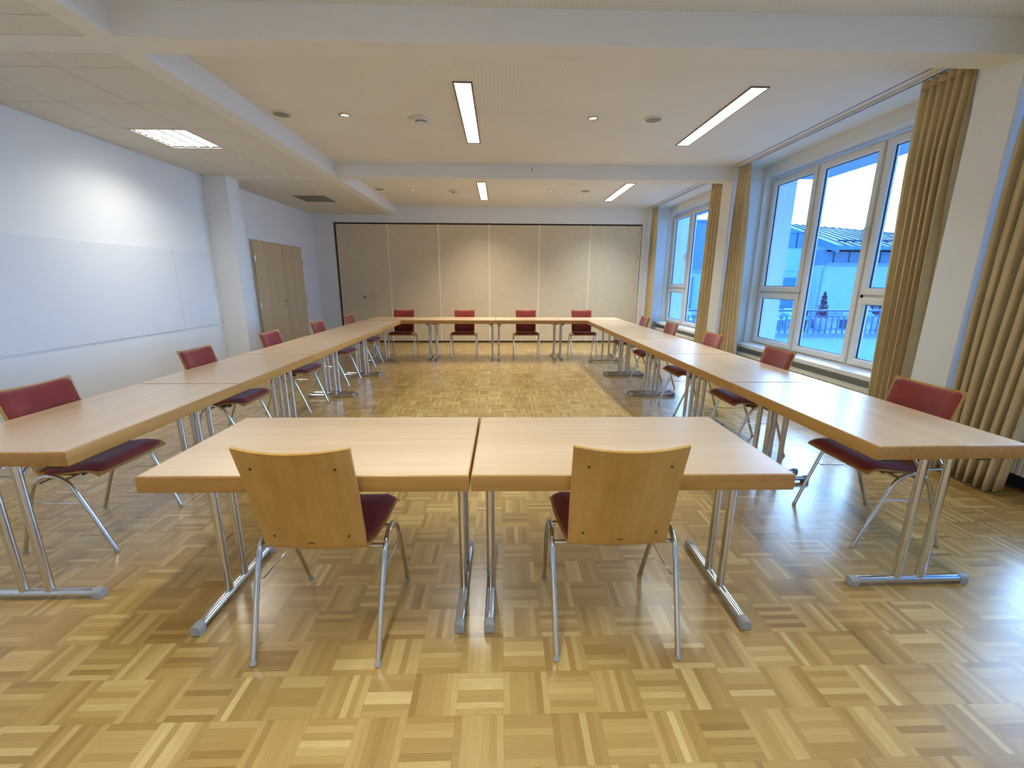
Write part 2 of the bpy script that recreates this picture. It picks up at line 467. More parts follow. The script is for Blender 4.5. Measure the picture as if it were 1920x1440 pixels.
# ------------------------------------------------------------------ double door
d = struct_empty('door_1')
m = MB(); xd = XL
m.loopframe('x', 7.545, 9.395, -.03, 2.085, [(0, xd + .001), (0, xd + .02), (.03, xd + .02), (.03, xd + .001)])
m.build('door_frame', DOORM, d)
for a, b in ((7.578, 8.518), (8.522, 9.362)):
    MB().rbox(xd + .001, xd + .034, a, b, .006, 2.052, .003, 1).build('door_leaf', DOORM, d)
h = MB(); hy, hz = 8.455, 1.04
h.rings([[(xd + q, hy + .026 * math.cos(a * PI / 8), hz + .026 * math.sin(a * PI / 8)) for a in range(16)] for q in (.034, .042)])
h.tube([(xd + .04, hy, hz), (xd + .075, hy, hz), (xd + .085, hy - .012, hz), (xd + .085, hy - .12, hz)], .010, 8)
h.build('door_handle', STEEL, d, 40)
h = MB(); hz = .955
h.rings([[(xd + q, hy + .026 * math.cos(a * PI / 8), hz + .026 * math.sin(a * PI / 8)) for a in range(16)] for q in (.034, .042)])
h.build('keyhole_plate', STEEL, d, 40)
for y in (7.575, 9.365):
    for z in (.25, 1.0, 1.78):
        MB().tube([(xd + .038, y, z - .05), (xd + .038, y, z + .05)], .009, 8).build('hinge', STEEL, d, 40)

# light switch plate
t = thing('light_switch', 'triple white light switch plate on the wall beside the double door', 'light switch', (XL, 9.53, 1.04))
MB().rbox(0, .010, -.042, .042, -.115, .115, .003).build('switch_frame', FIXW, t)
for k in (-1, 0, 1): MB().rbox(.009, .016, -.03, .03, k * .073 - .030, k * .073 + .030, .002).build('rocker', SILLM, t)

# ------------------------------------------------------------------ folding partition
t = thing('folding_partition', 'beige cloth folding partition of six tall panels closing the far end of the room', 'partition', (0, Y1, 0))
seams = [-3.655, -2.52, -1.39, -.245, .89, 2.05, 3.215]
for a, b in zip(seams[:-1], seams[1:]):
    p = MB().box(a + .012, b - .012, .012, .09, .035, 2.645).build('panel', PART, t)
    MB().box(a + .0004, a + .013, .008, .088, .03, 2.65).box(b - .013, b - .0004, .008, .088, .03, 2.65).build('edge_profile', PARTEDGE, p)
MB().box(-3.66, 3.22, .02, .08, 2.65, 2.678).build('top_track', DARKGAP, t)
MB().box(-3.66, 3.22, .03, .08, .002, .032).build('bottom_seal', DARKGAP, t)
MB().box(-3.699, -3.658, -.006, .09, .0, 2.678).build('end_post', BROWN, t)
MB().rings([[(-3.13 + .022 * math.cos(a * PI / 8), q, 1.045 + .022 * math.sin(a * PI / 8)) for a in range(16)] for q in (.013, .006)]).build('lock_rosette', BROWN, t, 40)

# whiteboard
t = thing('whiteboard', 'large flat white wall board of two panels on the wall behind the table row', 'whiteboard', (XL + .0005, 0, 0))
for a, b, z in ((3.42, 5.765, 1.80), (5.77, 6.44, 1.80)):
    MB().rbox(.0, .006, a, b, .80, z, .002, 1).build('board_panel', BOARD, t)
MB().box(.0, .008, 3.42, 6.44, .792, .80).build('bottom_ledge', BOARD, t)

# ------------------------------------------------------------------ ceiling fittings
def area_lamp(parent, sx, sy, watts, col, spread, z):
    l = bpy.data.lights.new('lamp_light', 'AREA'); l.shape = 'RECTANGLE'; l.size = sx; l.size_y = sy
    l.energy = watts * LAMP; l.color = col; l.spread = math.radians(spread)
    o = bpy.data.objects.new('lamp_light', l); C.objects.link(o); o.parent = parent; o.location = (0, 0, z)
    return o
def strip_lamp(x, y, label, face, watts=29.0, col=(.95, 1.0, .99)):
    L2, W2 = .80, .082
    t = thing('ceiling_light', label, 'ceiling light', (x, y, ZG), 0, 'long recessed ceiling strip lights')
    m = MB(); m.loopframe('z', -W2, W2, -L2, L2, [(0, -.001), (0, -.010), (.012, -.010), (.012, -.001)])
    m.build('lamp_frame', DARKFR, t)
    MB().box(-W2 + .012, W2 - .012, -L2 + .012, L2 - .012, -.006, -.002).build('diffuser', face, t)
    xs = [-W2 + .011, -W2 + .014, W2 - .014, W2 - .011]; ys = [-L2 + .011]
    for k in range(15):
        yy = -L2 + .06 + k * (2 * L2 - .12) / 14; ys += [yy - .0015, yy + .0015]
    ys.append(L2 - .011)
    MB().cells(xs, ys, lambda a, b: a != 1 or b % 2 == 1, -.010, -.0065).build('louvre', ALU, t)
    area_lamp(t, 2 * W2 - .03, 2 * L2 - .05, watts, col, 116, -.0063)
    return t
strip_lamp(-.31, 4.83, 'long strip light in mid ceiling of the bay nearest to us', LAMPFACE)
strip_lamp(2.20, 4.83, 'long strip light near the curtains in the bay nearest to us', LAMPFACE)
strip_lamp(-.315, 8.52, 'yellowish strip light in mid ceiling close to the folding partition', LAMPWARM, 52.0, (1.0, .90, .70))
strip_lamp(2.20, 8.50, 'white strip light near the windows close to the folding partition', LAMPFACE, 52.0)
strip_lamp(-.31, 1.27, 'strip light overhead above the front tables, out of frame', LAMPFACE, 30.0)
strip_lamp(-.31, -2.45, 'unseen strip light added behind the viewpoint to brighten the near beam face', LAMPFACE, 120.0)  # added fill behind the camera, lifts the beam face and camera-facing surfaces
strip_lamp(2.20, 1.27, 'strip light overhead by the nearest curtain, out of frame', LAMPFACE, 10.0)

def square_lamp(x, y, label, s=.27, sy=.30, watts=25.0):
    t = thing('louvre_light', label, 'ceiling light', (x, y, ZT))
    MB().loopframe('z', -s, s, -sy, sy, [(0, .02), (0, -.004), (.012, -.004), (.012, .02)]).build('lamp_frame', FIXW, t)
    MB().box(-s + .01, s - .01, -sy + .01, sy - .01, .014, .018).build('diffuser', LAMPFACE, t)
    xs = [-s + .009, -s + .012]; ys = [-sy + .009, -sy + .012]
    for k in range(1, 4): xx = -s + k * s / 2; xs += [xx - .009, xx + .009]
    for k in range(1, 8): yy = -sy + k * sy / 4; ys += [yy - .0015, yy + .0015]
    xs += [s - .012, s - .009]; ys += [sy - .012, sy - .009]
    MB().cells(xs, ys, lambda a, b: a % 2 == 0 or b % 2 == 0, -.002, .010).build('louvre', LOUV, t)
    area_lamp(t, 2 * s - .03, 2 * sy - .03, watts, (1.0, .97, .88), 140, .0128)
square_lamp(-3.32, 4.985, 'square bright louvre light set in the dropped tile ceiling')
square_lamp(-3.32, 1.27, 'square louvre light in the tile ceiling out of frame', watts=16)

t = thing('ceiling_vent', 'dark grey vent panel in the tile ceiling above the double door', 'vent', (-3.32, 8.31, ZT))
MB().loopframe('z', -.27, .27, -.295, .295, [(0, .03), (0, 0), (.015, 0), (.015, .03)]).build('vent_frame', VENTM, t)
xs = [-.256, -.250, .250, .256]; ys = [-.28 + q * .56 / 25 for q in range(26)]
MB().cells(xs, ys, lambda a, b: a != 1 or b % 2 == 0, .002, .012).build('vent_slats', VENTM, t)
MB().box(-.26, .26, -.285, .285, .024, .029).build('backing', DARKGAP, t)

def speaker(x, y, label):
    t = thing('ceiling_speaker', label, 'speaker', (x, y, ZG), 0, 'round ceiling speakers')
    MB().lathe([(.092, -.0005), (.092, -.008), (.080, -.012)], 0, 0, 28).build('speaker_rim', FIXW, t, 40)
    MB().lathe([(.081, -.011), (.06, -.015), (.01, -.017)], 0, 0, 28).build('speaker_grille', SPKG, t, 40)
def downlight(x, y, label):
    t = thing('downlight', label, 'downlight', (x, y, ZG), 0, 'small round downlights')
    MB().lathe([(.058, -.0005), (.058, -.006), (.046, -.010), (.042, -.002)], 0, 0, 24, False).build('downlight_ring', CHROME, t, 40)
    MB().lathe([(.043, -.002), (.030, -.003), (.008, -.004)], 0, 0, 20).build('bulb', DOWNGLOW, t, 40)
def smoke(x, y, label):
    t = thing('smoke_detector', label, 'smoke detector', (x, y, ZG), 0, 'smoke detectors')
    MB().lathe([(.085, -.0005), (.085, -.016), (.06, -.020)], 0, 0, 28).build('detector_base', FIXW, t, 40)
    MB().lathe([(.060, -.019), (.058, -.034), (.040, -.052), (.03, -.062), (.018, -.066)], 0, 0, 24).build('detector_head', FIXW, t, 40)
    MB().lathe([(.0592, -.034), (.0555, -.038), (.0485, -.046), (.0475, -.0455)], 0, 0, 24).build('detector_slots', VENTM, t, 40)
    MB().lathe([(.02, -.0005), (.02, -.018), (.012, -.02)], -.10, .0, 14).build('detector_tab', FIXW, t, 40)
speaker(-2.165, 4.80, 'grey round speaker near the bulkhead in the nearer bay'); speaker(1.56, 4.80, 'grey round speaker on the window side of the nearer bay')
downlight(-1.545, 4.81, 'small chrome-ringed downlight on the whiteboard side, nearer bay'); downlight(.942, 4.80, 'small lit downlight between strip lights, nearer bay')
smoke(-.80, 4.86, 'white smoke detector beside the nearest mid-ceiling strip light')
speaker(-2.17, 8.36, 'grey round speaker near the bulkhead in the far bay'); speaker(1.56, 8.36, 'grey round speaker on the window side of the far bay')
downlight(-1.57, 8.38, 'small downlight on the whiteboard side of the far bay'); downlight(.935, 8.38, 'small downlight between the two far strip lights')
smoke(-.83, 8.44, 'white smoke detector beside the yellowish far strip light')
tag(MB().tube([(.45, 6.585, 2.985), (.45, 6.572, 2.975), (.45, 6.572, 2.955), (.455, 6.58, 2.945)], .004, 6).build('wall_hook', DARKGAP), 'tiny dark hook on the face of the cross beam', 'hook')

# ------------------------------------------------------------------ curtains, tracks, radiators
def track(a, b, label):
    t = thing('curtain_track', label, 'curtain track', (3.42, 0, ZG), 0, 'curtain tracks')
    MB().box(-.022, .022, a, b, -.022, -.001).build('rail', FIXW, t)
    MB().box(-.006, .006, a + .01, b - .01, -.0235, -.0215).build('rail_slot', DARKGAP, t)
    MB().box(-.10, -.092, a, b, -.004, -.001).build('ceiling_joint', DARKFR, t)
track(.0 - .24, 3.04, 'curtain track over the nearest window, at the frame edge')
track(3.34, 6.58, 'curtain track along the ceiling over the large nearer window')
track(6.91, Y1 - .01, 'curtain track along the ceiling over the far window')

def curtain(y_top, y_bot, label, folds, seed, amp=.04, z0=.025, x=3.42, flap=0):
    rnd = random.Random(seed)
    (a0, b0), (a1, b1) = y_top, y_bot
    t = thing('curtain', label, 'curtain', (x, 0, 0), 0, 'ochre window curtains')
    ph = [rnd.uniform(-.5, .5) for _ in range(folds + 2)]; am = [rnd.uniform(.65, 1.15) for _ in range(folds + 2)]
    nu, nz = folds * 12, 26; zt = ZG - .085
    def pos(u, w):
        f = u * folds; i = int(f); fr = f - i
        sp = sm(w, 0, .22)
        a = a0 + (a1 - a0) * w; b = b0 + (b1 - b0) * w
        A = amp * (am[i] * (1 - fr) + am[min(i + 1, folds)] * fr) * (.45 + .55 * sp)
        p = ph[i] * (1 - fr) + ph[min(i + 1, folds)] * fr
        s = math.sin(2 * PI * f + p * (.4 + .8 * w) + .35 * math.sin(3 * w + seed))
        s = math.copysign(abs(s) ** .6, s)
        y = a + (b - a) * (u + .012 * math.sin(5 * w + i) * sp) + .010 * math.cos(2 * PI * f * 2 + p) * sp
        return (A * s, y, zt + (z0 + .012 * math.sin(2 * PI * f + p) - zt) * w)
    def sheet(w0, w1, n, off=0.0):
        m = MB(); g = [[m.bm.verts.new(Vector(pos(i / nu, w0 + (w1 - w0) * j / n))) for i in range(nu + 1)] for j in range(n + 1)]
        for j in range(n):
            for i in range(nu): m.bm.faces.new((g[j][i], g[j][i + 1], g[j + 1][i + 1], g[j + 1][i]))
        return m
    o = sheet(0, 1, nz).build('curtain_cloth', CURT, t, 80)
    md = o.modifiers.new('thickness', 'SOLIDIFY'); md.thickness = .004; md.offset = 0
    # gathered heading tape
    m = MB(); zs = (zt - .01, zt + .05)
    pts = [pos(i / nu, 0) for i in range(nu + 1)]
    g = [[m.bm.verts.new((p[0] * (1 if k == 0 else .8), p[1], z)) for p in pts] for k, z in enumerate(zs)]
    for i in range(nu): m.bm.faces.new((g[0][i], g[0][i + 1], g[1][i + 1], g[1][i]))
    o = m.build('heading', CURT, t, 80); md = o.modifiers.new('thickness', 'SOLIDIFY'); md.thickness = .008; md.offset = 0
    return t
curtain((2.42, 3.0), (2.60, 3.02), 'ochre curtain at the frame edge, hanging in front of the nearest pillar', 7, 3, .05)
curtain((3.41, 3.82), (3.38, 3.70), 'ochre curtain on the near side of the large window, beside the nearest pillar', 6, 5, .05)
curtain((6.25, 6.56), (6.06, 6.57), 'ochre curtain on the far side of the large window, lit along its edge', 5, 8, .04)
curtain((6.93, 7.33), (6.93, 7.40), 'ochre curtain on the near side of the far window, behind the second pillar', 4, 11, .045)
curtain((9.78, 10.11), (9.70, 10.11), 'ochre curtain in the far corner beside the folding partition', 4, 13, .04)

def radiator(a, b, label):
    t = thing('radiator', label, 'radiator', (3.58, 0, 0), 0, 'low panel radiators')
    n = int((b - a) / .034); st = (b - a) / n; m = MB()
    pts = []
    for k in range(n):
        y = a + k * st
        pts += [(0.010, y), (0.010, y + st * .18), (0.0, y + st * .34), (0.0, y + st * .82), (.010, y + st * .98)]
    pts += [(.012, b), (.12, b), (.12, a)]
    m.rings([[(x, y, z) for x, y in pts] for z in (.13, .365)])
    m.build('radiator_panel', RADM, t)
    MB().rbox(-.006, .126, a - .004, b + .004, .365, .385, .003, 1).build('top_grille', RADM, t)
    MB().tube([(.07, a + .06, .14), (.07, a + .06, .04), (.12, a + .06, .04)], .009, 8).build('pipe', FIXW, t, 40)
    for y in (a + .25, b - .25): MB().box(.118, .2395, y - .02, y + .02, .2, .3).build('wall_bracket', RADM, t)
radiator(.25, 2.86, 'cream panel radiator at the frame edge below the nearest window')
radiator(3.80, 6.45, 'cream panel radiator below the large nearer window')
radiator(7.42, 10.0, 'cream panel radiator below the far window')

# ------------------------------------------------------------------ folding tables
TL, TD, TH, TT = 1.2, .687, .738, .066
def make_table(L=TL):
    t = thing('folding_table', '', 'table'); D = TD; z = TH; b = .004
    g = .0015
    top = MB().box(g + .004, L - g - .004, .004, D - .004, z - TT + .002, z - .0004).build('tabletop', BEECH_TOP, t)
    MB().loopframe('z', g, L - g, 0, D, [(.0062, z), (.0028, z - .0012), (.0006, z - .004), (0, z - .008), (0, z - TT + .006), (.0015, z - TT + .002), (.006, z - TT), (.0062, z - TT), ]).build('edge_band', BEECH_EDGE, top, 50)
    ins, F, sep = .060, .587, .117
    for u, s in ((ins, 1), (L - ins, -1)):
        v0, v1 = D / 2 - F / 2, D / 2 + F / 2; c = D / 2
        f = MB(); r = .020; zc = .027
        ring = [(math.cos(q * PI / 8) * r, zc + math.sin(q * PI / 8) * r * .85) for q in range(16)]
        f.rings([[(u + p, y, w) for p, w in ring] for y in (v0 + .02, v1 - .02)])
        fo = f.build('foot', CHROME, t, 40)
        for y, sg in ((v0, 1), (v1, -1)):
            cp = MB(); r2 = .0215
            rg = [(math.cos(q * PI / 8) * r2, max(zc + math.sin(q * PI / 8) * r2 * .9, .002) if math.sin(q * PI / 8) > -.1 else .001) for q in range(16)]
            cp.rings([[(u + p * .9, y, .003 + w * .93) for p, w in rg], [(u + p, y + sg * .004, w) for p, w in rg], [(u + p, y + sg * .040, w) for p, w in rg]])
            cp.build('end_cap', GREYCAP, fo, 40)
        for y in (c - sep / 2, c + sep / 2):
            MB().tube([(u, y, .040), (u, y, z - TT + .001)], .0175, 14).build('leg', CHROME, t, 40)
            MB().tube([(u, y, .585), (u + s * .09, y, z - TT)], .006, 8).build('strut', STEEL, t, 40)
        MB().tube([(u, c - sep / 2, .60), (u, c + sep / 2, .60)], .006, 8).build('crossbar', STEEL, t, 40)
        for y in (D * .15, D * .79):
            MB().rbox(u - .022, u + .022, y - .033, y + .033, z - TT - .022, z - TT + .001, .004, 1).build('hinge_block', BLACK, t)
        MB().tube([(u, D * .15, z - TT - .010), (u, D * .79, z - TT - .010)], .008, 8).build('axle', STEEL, t, 40)
    return t
TAB = make_table(); TABF = make_table(1.17)
used = set()
def place_table(src, x, y, rz, label, group):
    t = src if id(src) not in used else copy_tree(src)
    used.add(id(src)); t.location = (x, y, 0); t.rotation_euler = (0, 0, rz); t['label'] = label; t['group'] = group
ORD = ['nearest', 'second', 'third', 'fourth', 'last']
# front pair
fx, fy, fr = -.112, 1.4326, -.0088
c, s = math.cos(fr), math.sin(fr)
place_table(TAB, fx - (TL + .002) * c, fy - (TL + .002) * s, fr, 'folding table of the front pair standing nearer the whiteboard wall', 'front pair of tables')
place_table(TAB, fx + .002 * c, fy + .002 * s, fr, 'folding table of the front pair standing nearer the windows', 'front pair of tables')
# side rows: local x runs along the row, local +y to the inner side of the row's left
lx, ly, lr = -1.780, 1.677, -.0024
for k in range(5):
    a = lr + PI / 2
    place_table(TAB, lx + math.cos(a) * k * TL, ly + math.sin(a) * k * TL, a,
                ['nearest beech folding table of the row along the whiteboard wall', 'second table from our end in the row along the whiteboard wall', 'middle table of the row along the whiteboard wall',
                 'fourth table from our end in the row along the whiteboard wall', 'last table of the whiteboard-side row, meeting the far row'][k], 'table row along the whiteboard wall')
rx, ry, rr = 1.631, 1.680, .0112
for k in range(5):
    a = rr - PI / 2
    st = (k + 1) * TL
    place_table(TAB, rx + math.cos(rr + PI / 2) * st, ry + math.sin(rr + PI / 2) * st, a,
                ['nearest beech folding table of the row along the windows', 'second table from our end in the row along the windows', 'middle table of the row along the windows',
                 'fourth table from our end in the row along the windows', 'last table of the window-side row, meeting the far row'][k], 'table row along the windows')
for k in range(4):
    place_table(TABF, -2.43 + k * 1.171, 7.72, -.002,
                ['far-row table in the corner at the end of the whiteboard-side row', 'far-row table in front of the partition, second from the whiteboard wall',
                 'far-row table in front of the partition, second from the windows', 'far-row table in the corner at the end of the window-side row'][k], 'far table row before the partition')

# ------------------------------------------------------------------ stacking chairs
PROF = [(-.258, .872), (-.236, .79), (-.212, .70), (-.190, .60), (-.168, .51), (-.152, .462), (-.138, .438), (-.115, .424), (-.08, .420), (-.02, .426), (.06, .440), (.13, .452), (.175, .453), (.205, .445), (.224, .430)]
def catmull(P, n=4):
    out = []
    for i in range(len(P) - 1):
        p = [Vector(P[max(0, i - 1)]), Vector(P[i]), Vector(P[i + 1]), Vector(P[min(len(P) - 1, i + 2)])]
        for k in range(n):
            t = k / n
            out.append(.5 * ((2 * p[1]) + (-p[0] + p[2]) * t + (2 * p[0] - 5 * p[1] + 4 * p[2] - p[3]) * t * t + (-p[0] + 3 * p[1] - 3 * p[2] + p[3]) * t ** 3))
    out.append(Vector(P[-1])); return out
PP = catmull(PROF)
cum = [0.0]
for a, b in zip(PP[:-1], PP[1:]): cum.append(cum[-1] + (b - a).length)
TOT = cum[-1]
def prof_at(s):
    s = min(max(s, 0), TOT)
    for i in range(len(PP) - 1):
        if cum[i + 1] >= s:
            t = (s - cum[i]) / max(1e-9, cum[i + 1] - cum[i]); p = PP[i].lerp(PP[i + 1], t)
            a = PP[max(0, i - 1)]; b = PP[min(len(PP) - 1, i + 2)]
            d = (b - a).normalized(); return p, Vector((-d.y, d.x))
    return PP[-1], Vector((0, 1))
S_BEND = min(range(len(PP)), key=lambda i: (PP[i] - Vector((-.138, .438))).length); S_BEND = cum[S_BEND]
def half_w(s):
    if s < S_BEND: return .202 - .010 * s / S_BEND
    q = (s - S_BEND) / (TOT - S_BEND); return .192 + .034 * sm(q, 0, .75)
# make the normal point to the sitter: +y on the back, +z on the seat
_p, _n = prof_at(.1); SGN = 1 if _n.x > 0 else -1
def shell_pt(s, u, off): 
    p, n = prof_at(s); n = n * SGN
    hw = half_w(s)
    back = 1 - sm(s, S_BEND - .10, S_BEND + .06)
    o = off + .029 * back * u * u + .006 * (1 - back) * u * u
    drop = .005 * (1 - sm(s, 0, .16)) * (1 - u * u)
    return Vector((u * hw, p.x + n.x * o, p.y + n.y * o - drop))
def slab(s0, s1, ns, nu, lo, hi, uins=0.0, round_=0.0, corner=0.0):
    """closed slab following the shell between two offsets; round_ softens the edges, corner rounds the plan corners"""
    m = MB()
    def grid(fn):
        g = []
        for i in range(ns + 1):
            row = []
            for j in range(nu + 1):
                s = s0 + (s1 - s0) * i / ns; u = -1 + 2 * j / nu
                hw = half_w(s); uu = u * (1 - uins / hw)
                if corner:
                    d = min(s - s0, s1 - s)
                    if d < corner: uu *= 1 - (corner - math.sqrt(max(0, corner ** 2 - (corner - d) ** 2))) / hw
                e = 1.0
                if round_:
                    dd = min(min(s - s0, s1 - s), hw * (1 - abs(u)))
                    e = math.sqrt(max(0, 1 - (1 - min(1, dd / round_)) ** 2))
                row.append(m.bm.verts.new(fn(s, uu, e)))
            g.append(row)
        return g
    T = grid(lambda s, u, e: shell_pt(s, u, lo + (hi - lo) * (.25 + .75 * e if round_ else 1)))
    Bt = grid(lambda s, u, e: shell_pt(s, u, lo))
    for i in range(ns):
        for j in range(nu):
            m.bm.faces.new((T[i][j], T[i][j + 1], T[i + 1][j + 1], T[i + 1][j]))
            m.bm.faces.new((Bt[i][j], Bt[i + 1][j], Bt[i + 1][j + 1], Bt[i][j + 1]))
    for i in range(ns):
        for j in (0, nu): m.bm.faces.new((T[i][j], T[i + 1][j], Bt[i + 1][j], Bt[i][j]))
    for j in range(nu):
        for i in (0, ns): m.bm.faces.new((T[i][j], T[i][j + 1], Bt[i][j + 1], Bt[i][j]))
    return m
def make_chair():
    t = thing('stacking_chair', '', 'chair')
    sh = slab(0, TOT, 54, 16, -.0055, .0055).build('shell', BEECH_PLY, t, 50)
    # pale plywood edge strip all round
    slab(S_BEND + .03, TOT - .012, 30, 12, .0055, .030, .010, .03, .03).build('seat_cushion', VELOUR, t, 60)
    slab(.010, S_BEND - .03, 30, 14, .0055, .024, .010, .022, .025).build('back_cushion', VELOUR, t, 60)
    for s_, u_ in ((.075, -.72), (.075, .72), (S_BEND - .065, -.72), (S_BEND - .065, .72)):
        c0 = shell_pt(s_, u_, -.0052); c1 = shell_pt(s_, u_, -.0085)
        MB().tube([c0, c1], .0045, 8).build('screw', BROWN, t, 40)
    c0 = shell_pt(S_BEND - .042, 0, -.0052); c1 = shell_pt(S_BEND - .042, 0, -.0065)
    a = c1 + Vector((-.010, 0, 0)); m = MB()
    m.rings([[p + Vector((dx, 0, dz)) for dx, dz in ((-.011, -.002), (.011, -.002), (.011, .002), (-.011, .002))] for p in (c0, c1)])
    m.build('pressed_mark', BROWN, t)
    for sx in (-1, 1):
        X0, X1 = .2375 * sx, .246 * sx
        arc = []
        for k in range(0, 7):
            a = math.radians(22 + k * (90 - 22) / 6)
            arc.append((math.cos(a) * .105, .345 + math.sin(a) * .100))
        for sy in (-1, 1):
            foot = (X0, sy * .237, .014)
            pts = [foot, (X0 + (X1 - X0) * .5, sy * .170, .20), (X1, sy * .1150, .345)]
            pts += [(X1, sy * y, z) for y, z in arc[0:]]
            pts[-1] = (X1, sy * -.0005, pts[-1][2])
            l = MB().tube(pts, .0105, 12).build('leg', CHROME, t, 60)
            MB().tube([(X0, sy * .2425, .0), (X0, sy * .2395, .007), (X0 + (X1 - X0) * .03, sy * .2365, .016)], [.0118, .0118, .0110], 10).build('foot_cap', GREYCAP, l, 40)
        rod = [(X1 * .985, -.128, .292), (X1 * .94, -.118, .285), (X1 * .93, 0, .282), (X1 * .94, .118, .285), (X1 * .985, .128, .292)]
        MB().tube(rod, .0028, 8).build('side_rod', CHROME, t, 40)
    for y, z in ((-.065, .400), (.055, .412)):
        MB().tube([(-.246, y, z), (.246, y, z)], .009, 10).build('crossbar', CHROME, t, 40)
    for x in (-.13, .13):
        MB().box(x - .015, x + .015, -.075, .068, .402, .424).build('seat_mount', BLACK, t)
    return t
CH = make_chair()
def place_chair(x, y, rz, label, group):
    t = CH if 'chair' not in used else copy_tree(CH)
    used.add('chair'); t.location = (x, y, 0); t.rotation_euler = (0, 0, rz); t['label'] = label; t['group'] = group
G = 'chairs at the front pair of tables'
place_chair(-.699, 1.589, -.03, 'stacking chair showing its beech back, at the front table nearer the whiteboard wall', G)
place_chair(.452, 1.588, -.006, 'stacking chair showing its beech back, at the front table nearer the windows', G)
G = 'burgundy chairs along the whiteboard wall'
for k, (x, y, r) in enumerate(((-2.305, 2.318, 0), (-2.305, 3.585, .02), (-2.31, 4.755, 0), (-2.31, 5.995, -.02), (-2.30, 7.23, 0))):
    place_chair(x, y, -PI / 2 + r, ['largest burgundy chair on the whiteboard side, at the nearest table', 'second burgundy chair from our end on the whiteboard side',
        'middle burgundy chair of the whiteboard side, before the pilaster', 'burgundy chair fourth from our end, before the double door', 'last burgundy chair of the whiteboard side, before the partition corner'][k], G)
G = 'burgundy chairs along the windows'
for k, (x, y, r) in enumerate(((2.174, 2.262, 0), (2.145, 3.53, -.02), (2.125, 4.62, 0), (2.124, 5.80, .01), (2.112, 6.86, 0))):
    place_chair(x, y, PI / 2 + r, ['largest burgundy chair on the window side, at the nearest table', 'second burgundy chair from our end on the window side',
        'middle burgundy chair of the window side, before the second pillar', 'burgundy chair fourth from our end on the window side, before the far window', 'last burgundy chair of the window side, before the far corner curtain'][k], G)
G = 'burgundy chairs before the partition'
for k, x in enumerate((-1.875, -.70, .500, 1.600)):
    place_chair(x, 8.256, PI + (.006, -.006, 0, .006)[k], ['burgundy chair facing us in the far corner nearest the double door', 'burgundy chair facing us before the partition, second from the door side',
        'burgundy chair facing us before the partition, second from the window side', 'burgundy chair facing us in the far corner nearest the windows'][k], G)

# ------------------------------------------------------------------ outside the windows
struct(MB().box(4.14, 70, -30, 80, -3.2, -3.0).build('ground', PAVE))
for y, x1, zt in ((-.2, 4.45, 3.3), (3.1, 4.45, 3.3), (6.76, 4.43, 3.3), (10.28, 4.36, 3.6)):
    struct(MB().box(4.13, x1, y, y + .22, -3.0, zt).build('facade_pier', RENDER))
struct(MB().box(4.13, 5.765, -3, 8.08, 3.2, 3.42).build('canopy_slab', FASCIA))
struct(MB().box(4.13, 5.56, 10.1, 14.5, 3.22, 3.4).build('canopy_slab', FASCIA))
# terrace of the wing across the court
struct(MB().box(7.0, 34, 18.0, 27.0, -3.0, -.86).build('terrace_wall', CONC))
struct(MB().box(6.9, 34, 17.85, 27.0, -.86, -.70).build('terrace_slab', PAVE))
t = thing('terrace_railing', 'long metal balustrade edging the terrace across the court', 'railing', (0, 18.0, -.70))
MB().tube([(7.0, 0, .955), (30, 0, .955)], .045, 8).build('top_rail', RAILM, t, 40)
MB().box(7.0, 30, -.015, .015, .70, .73).build('middle_rail', RAILM, t)
MB().box(7.0, 30, -.015, .015, .12, .15).build('bottom_rail', RAILM, t)
bar = None
for k in range(90):
    x = 7.2 + k * .25
    if bar is None: bar = MB().box(-.03, .03, -.012, .012, .0, .71).build('baluster', RAILM, t); b = bar
    else: b = bar.copy(); C.objects.link(b); b.parent = t
    b.location = (x, 0, 0)
for x in (7.05, 10.2, 13.2, 16.2, 19.2, 22.2, 25.2): MB().box(x - .02, x + .02, -.02, .02, 0, .95).build('post', RAILM, t)

# neighbouring building with the standing seam roof
t = thing('neighbour_building', 'white building across the court with a blue-green standing seam metal roof', 'building', (0, 0, 0))
ze, zr, ye, yr = 3.42, 5.45, 25.1, 31.0
XV, SL = 19.35, .075
MB().box(19.2, 36, 26.0, 34, -.7, 2.42).build('wall', RENDER, t)
MB().box(19.2, 36, 26.02, 34, 2.42, 3.30).build('upper_wall', CLAD, t)
gz = lambda y: ze + (y - ye) * (zr - ze) / (yr - ye) - .22
MB().rings([[(x, 26.02, 3.2), (x, 26.02, gz(26.02) - q), (x, yr - .1, gz(yr - .1) - q), (x, yr - .1, 3.2)] for x, q in ((19.45, 0), (35.9, SL * 16.6))]).build('gable_wall', RENDER, t)
for k in range(9):
    x = 19.9 + k * .95
    MB().box(x - .025, x + .025, 25.99, 26.03, 2.56, 3.28).build('cladding_joint', SEAMM, t)
MB().box(19.45, 36, 25.86, 26.0, 2.40, 2.56).build('string_course', STRING, t)
m = MB(); m.rings([[(XV, ye, ze - .2), (XV, ye, ze), (XV, yr, zr), (XV, yr, zr - .3)], [(36, ye, ze - .2), (36, ye, ze), (36, yr, zr - SL * 16.65), (36, yr, zr - SL * 16.65 - .3)]])
roof = m.build('roof', ROOFM, t)
for k in range(30):
    x = XV + .12 + k * .53; q = zr - SL * (x - XV)
    MB().rings([[(x - .03, ye, ze), (x + .03, ye, ze), (x + .03, ye, ze + .05), (x - .03, ye, ze + .05)], [(x - .03, yr, q), (x + .03, yr, q), (x + .03, yr, q + .05), (x - .03, yr, q + .05)]]).build('roof_seam', SEAMM, roof)
MB().box(XV, 36, ye - .12, ye, ze - .16, ze + .02).build('gutter', FASCIA, t)
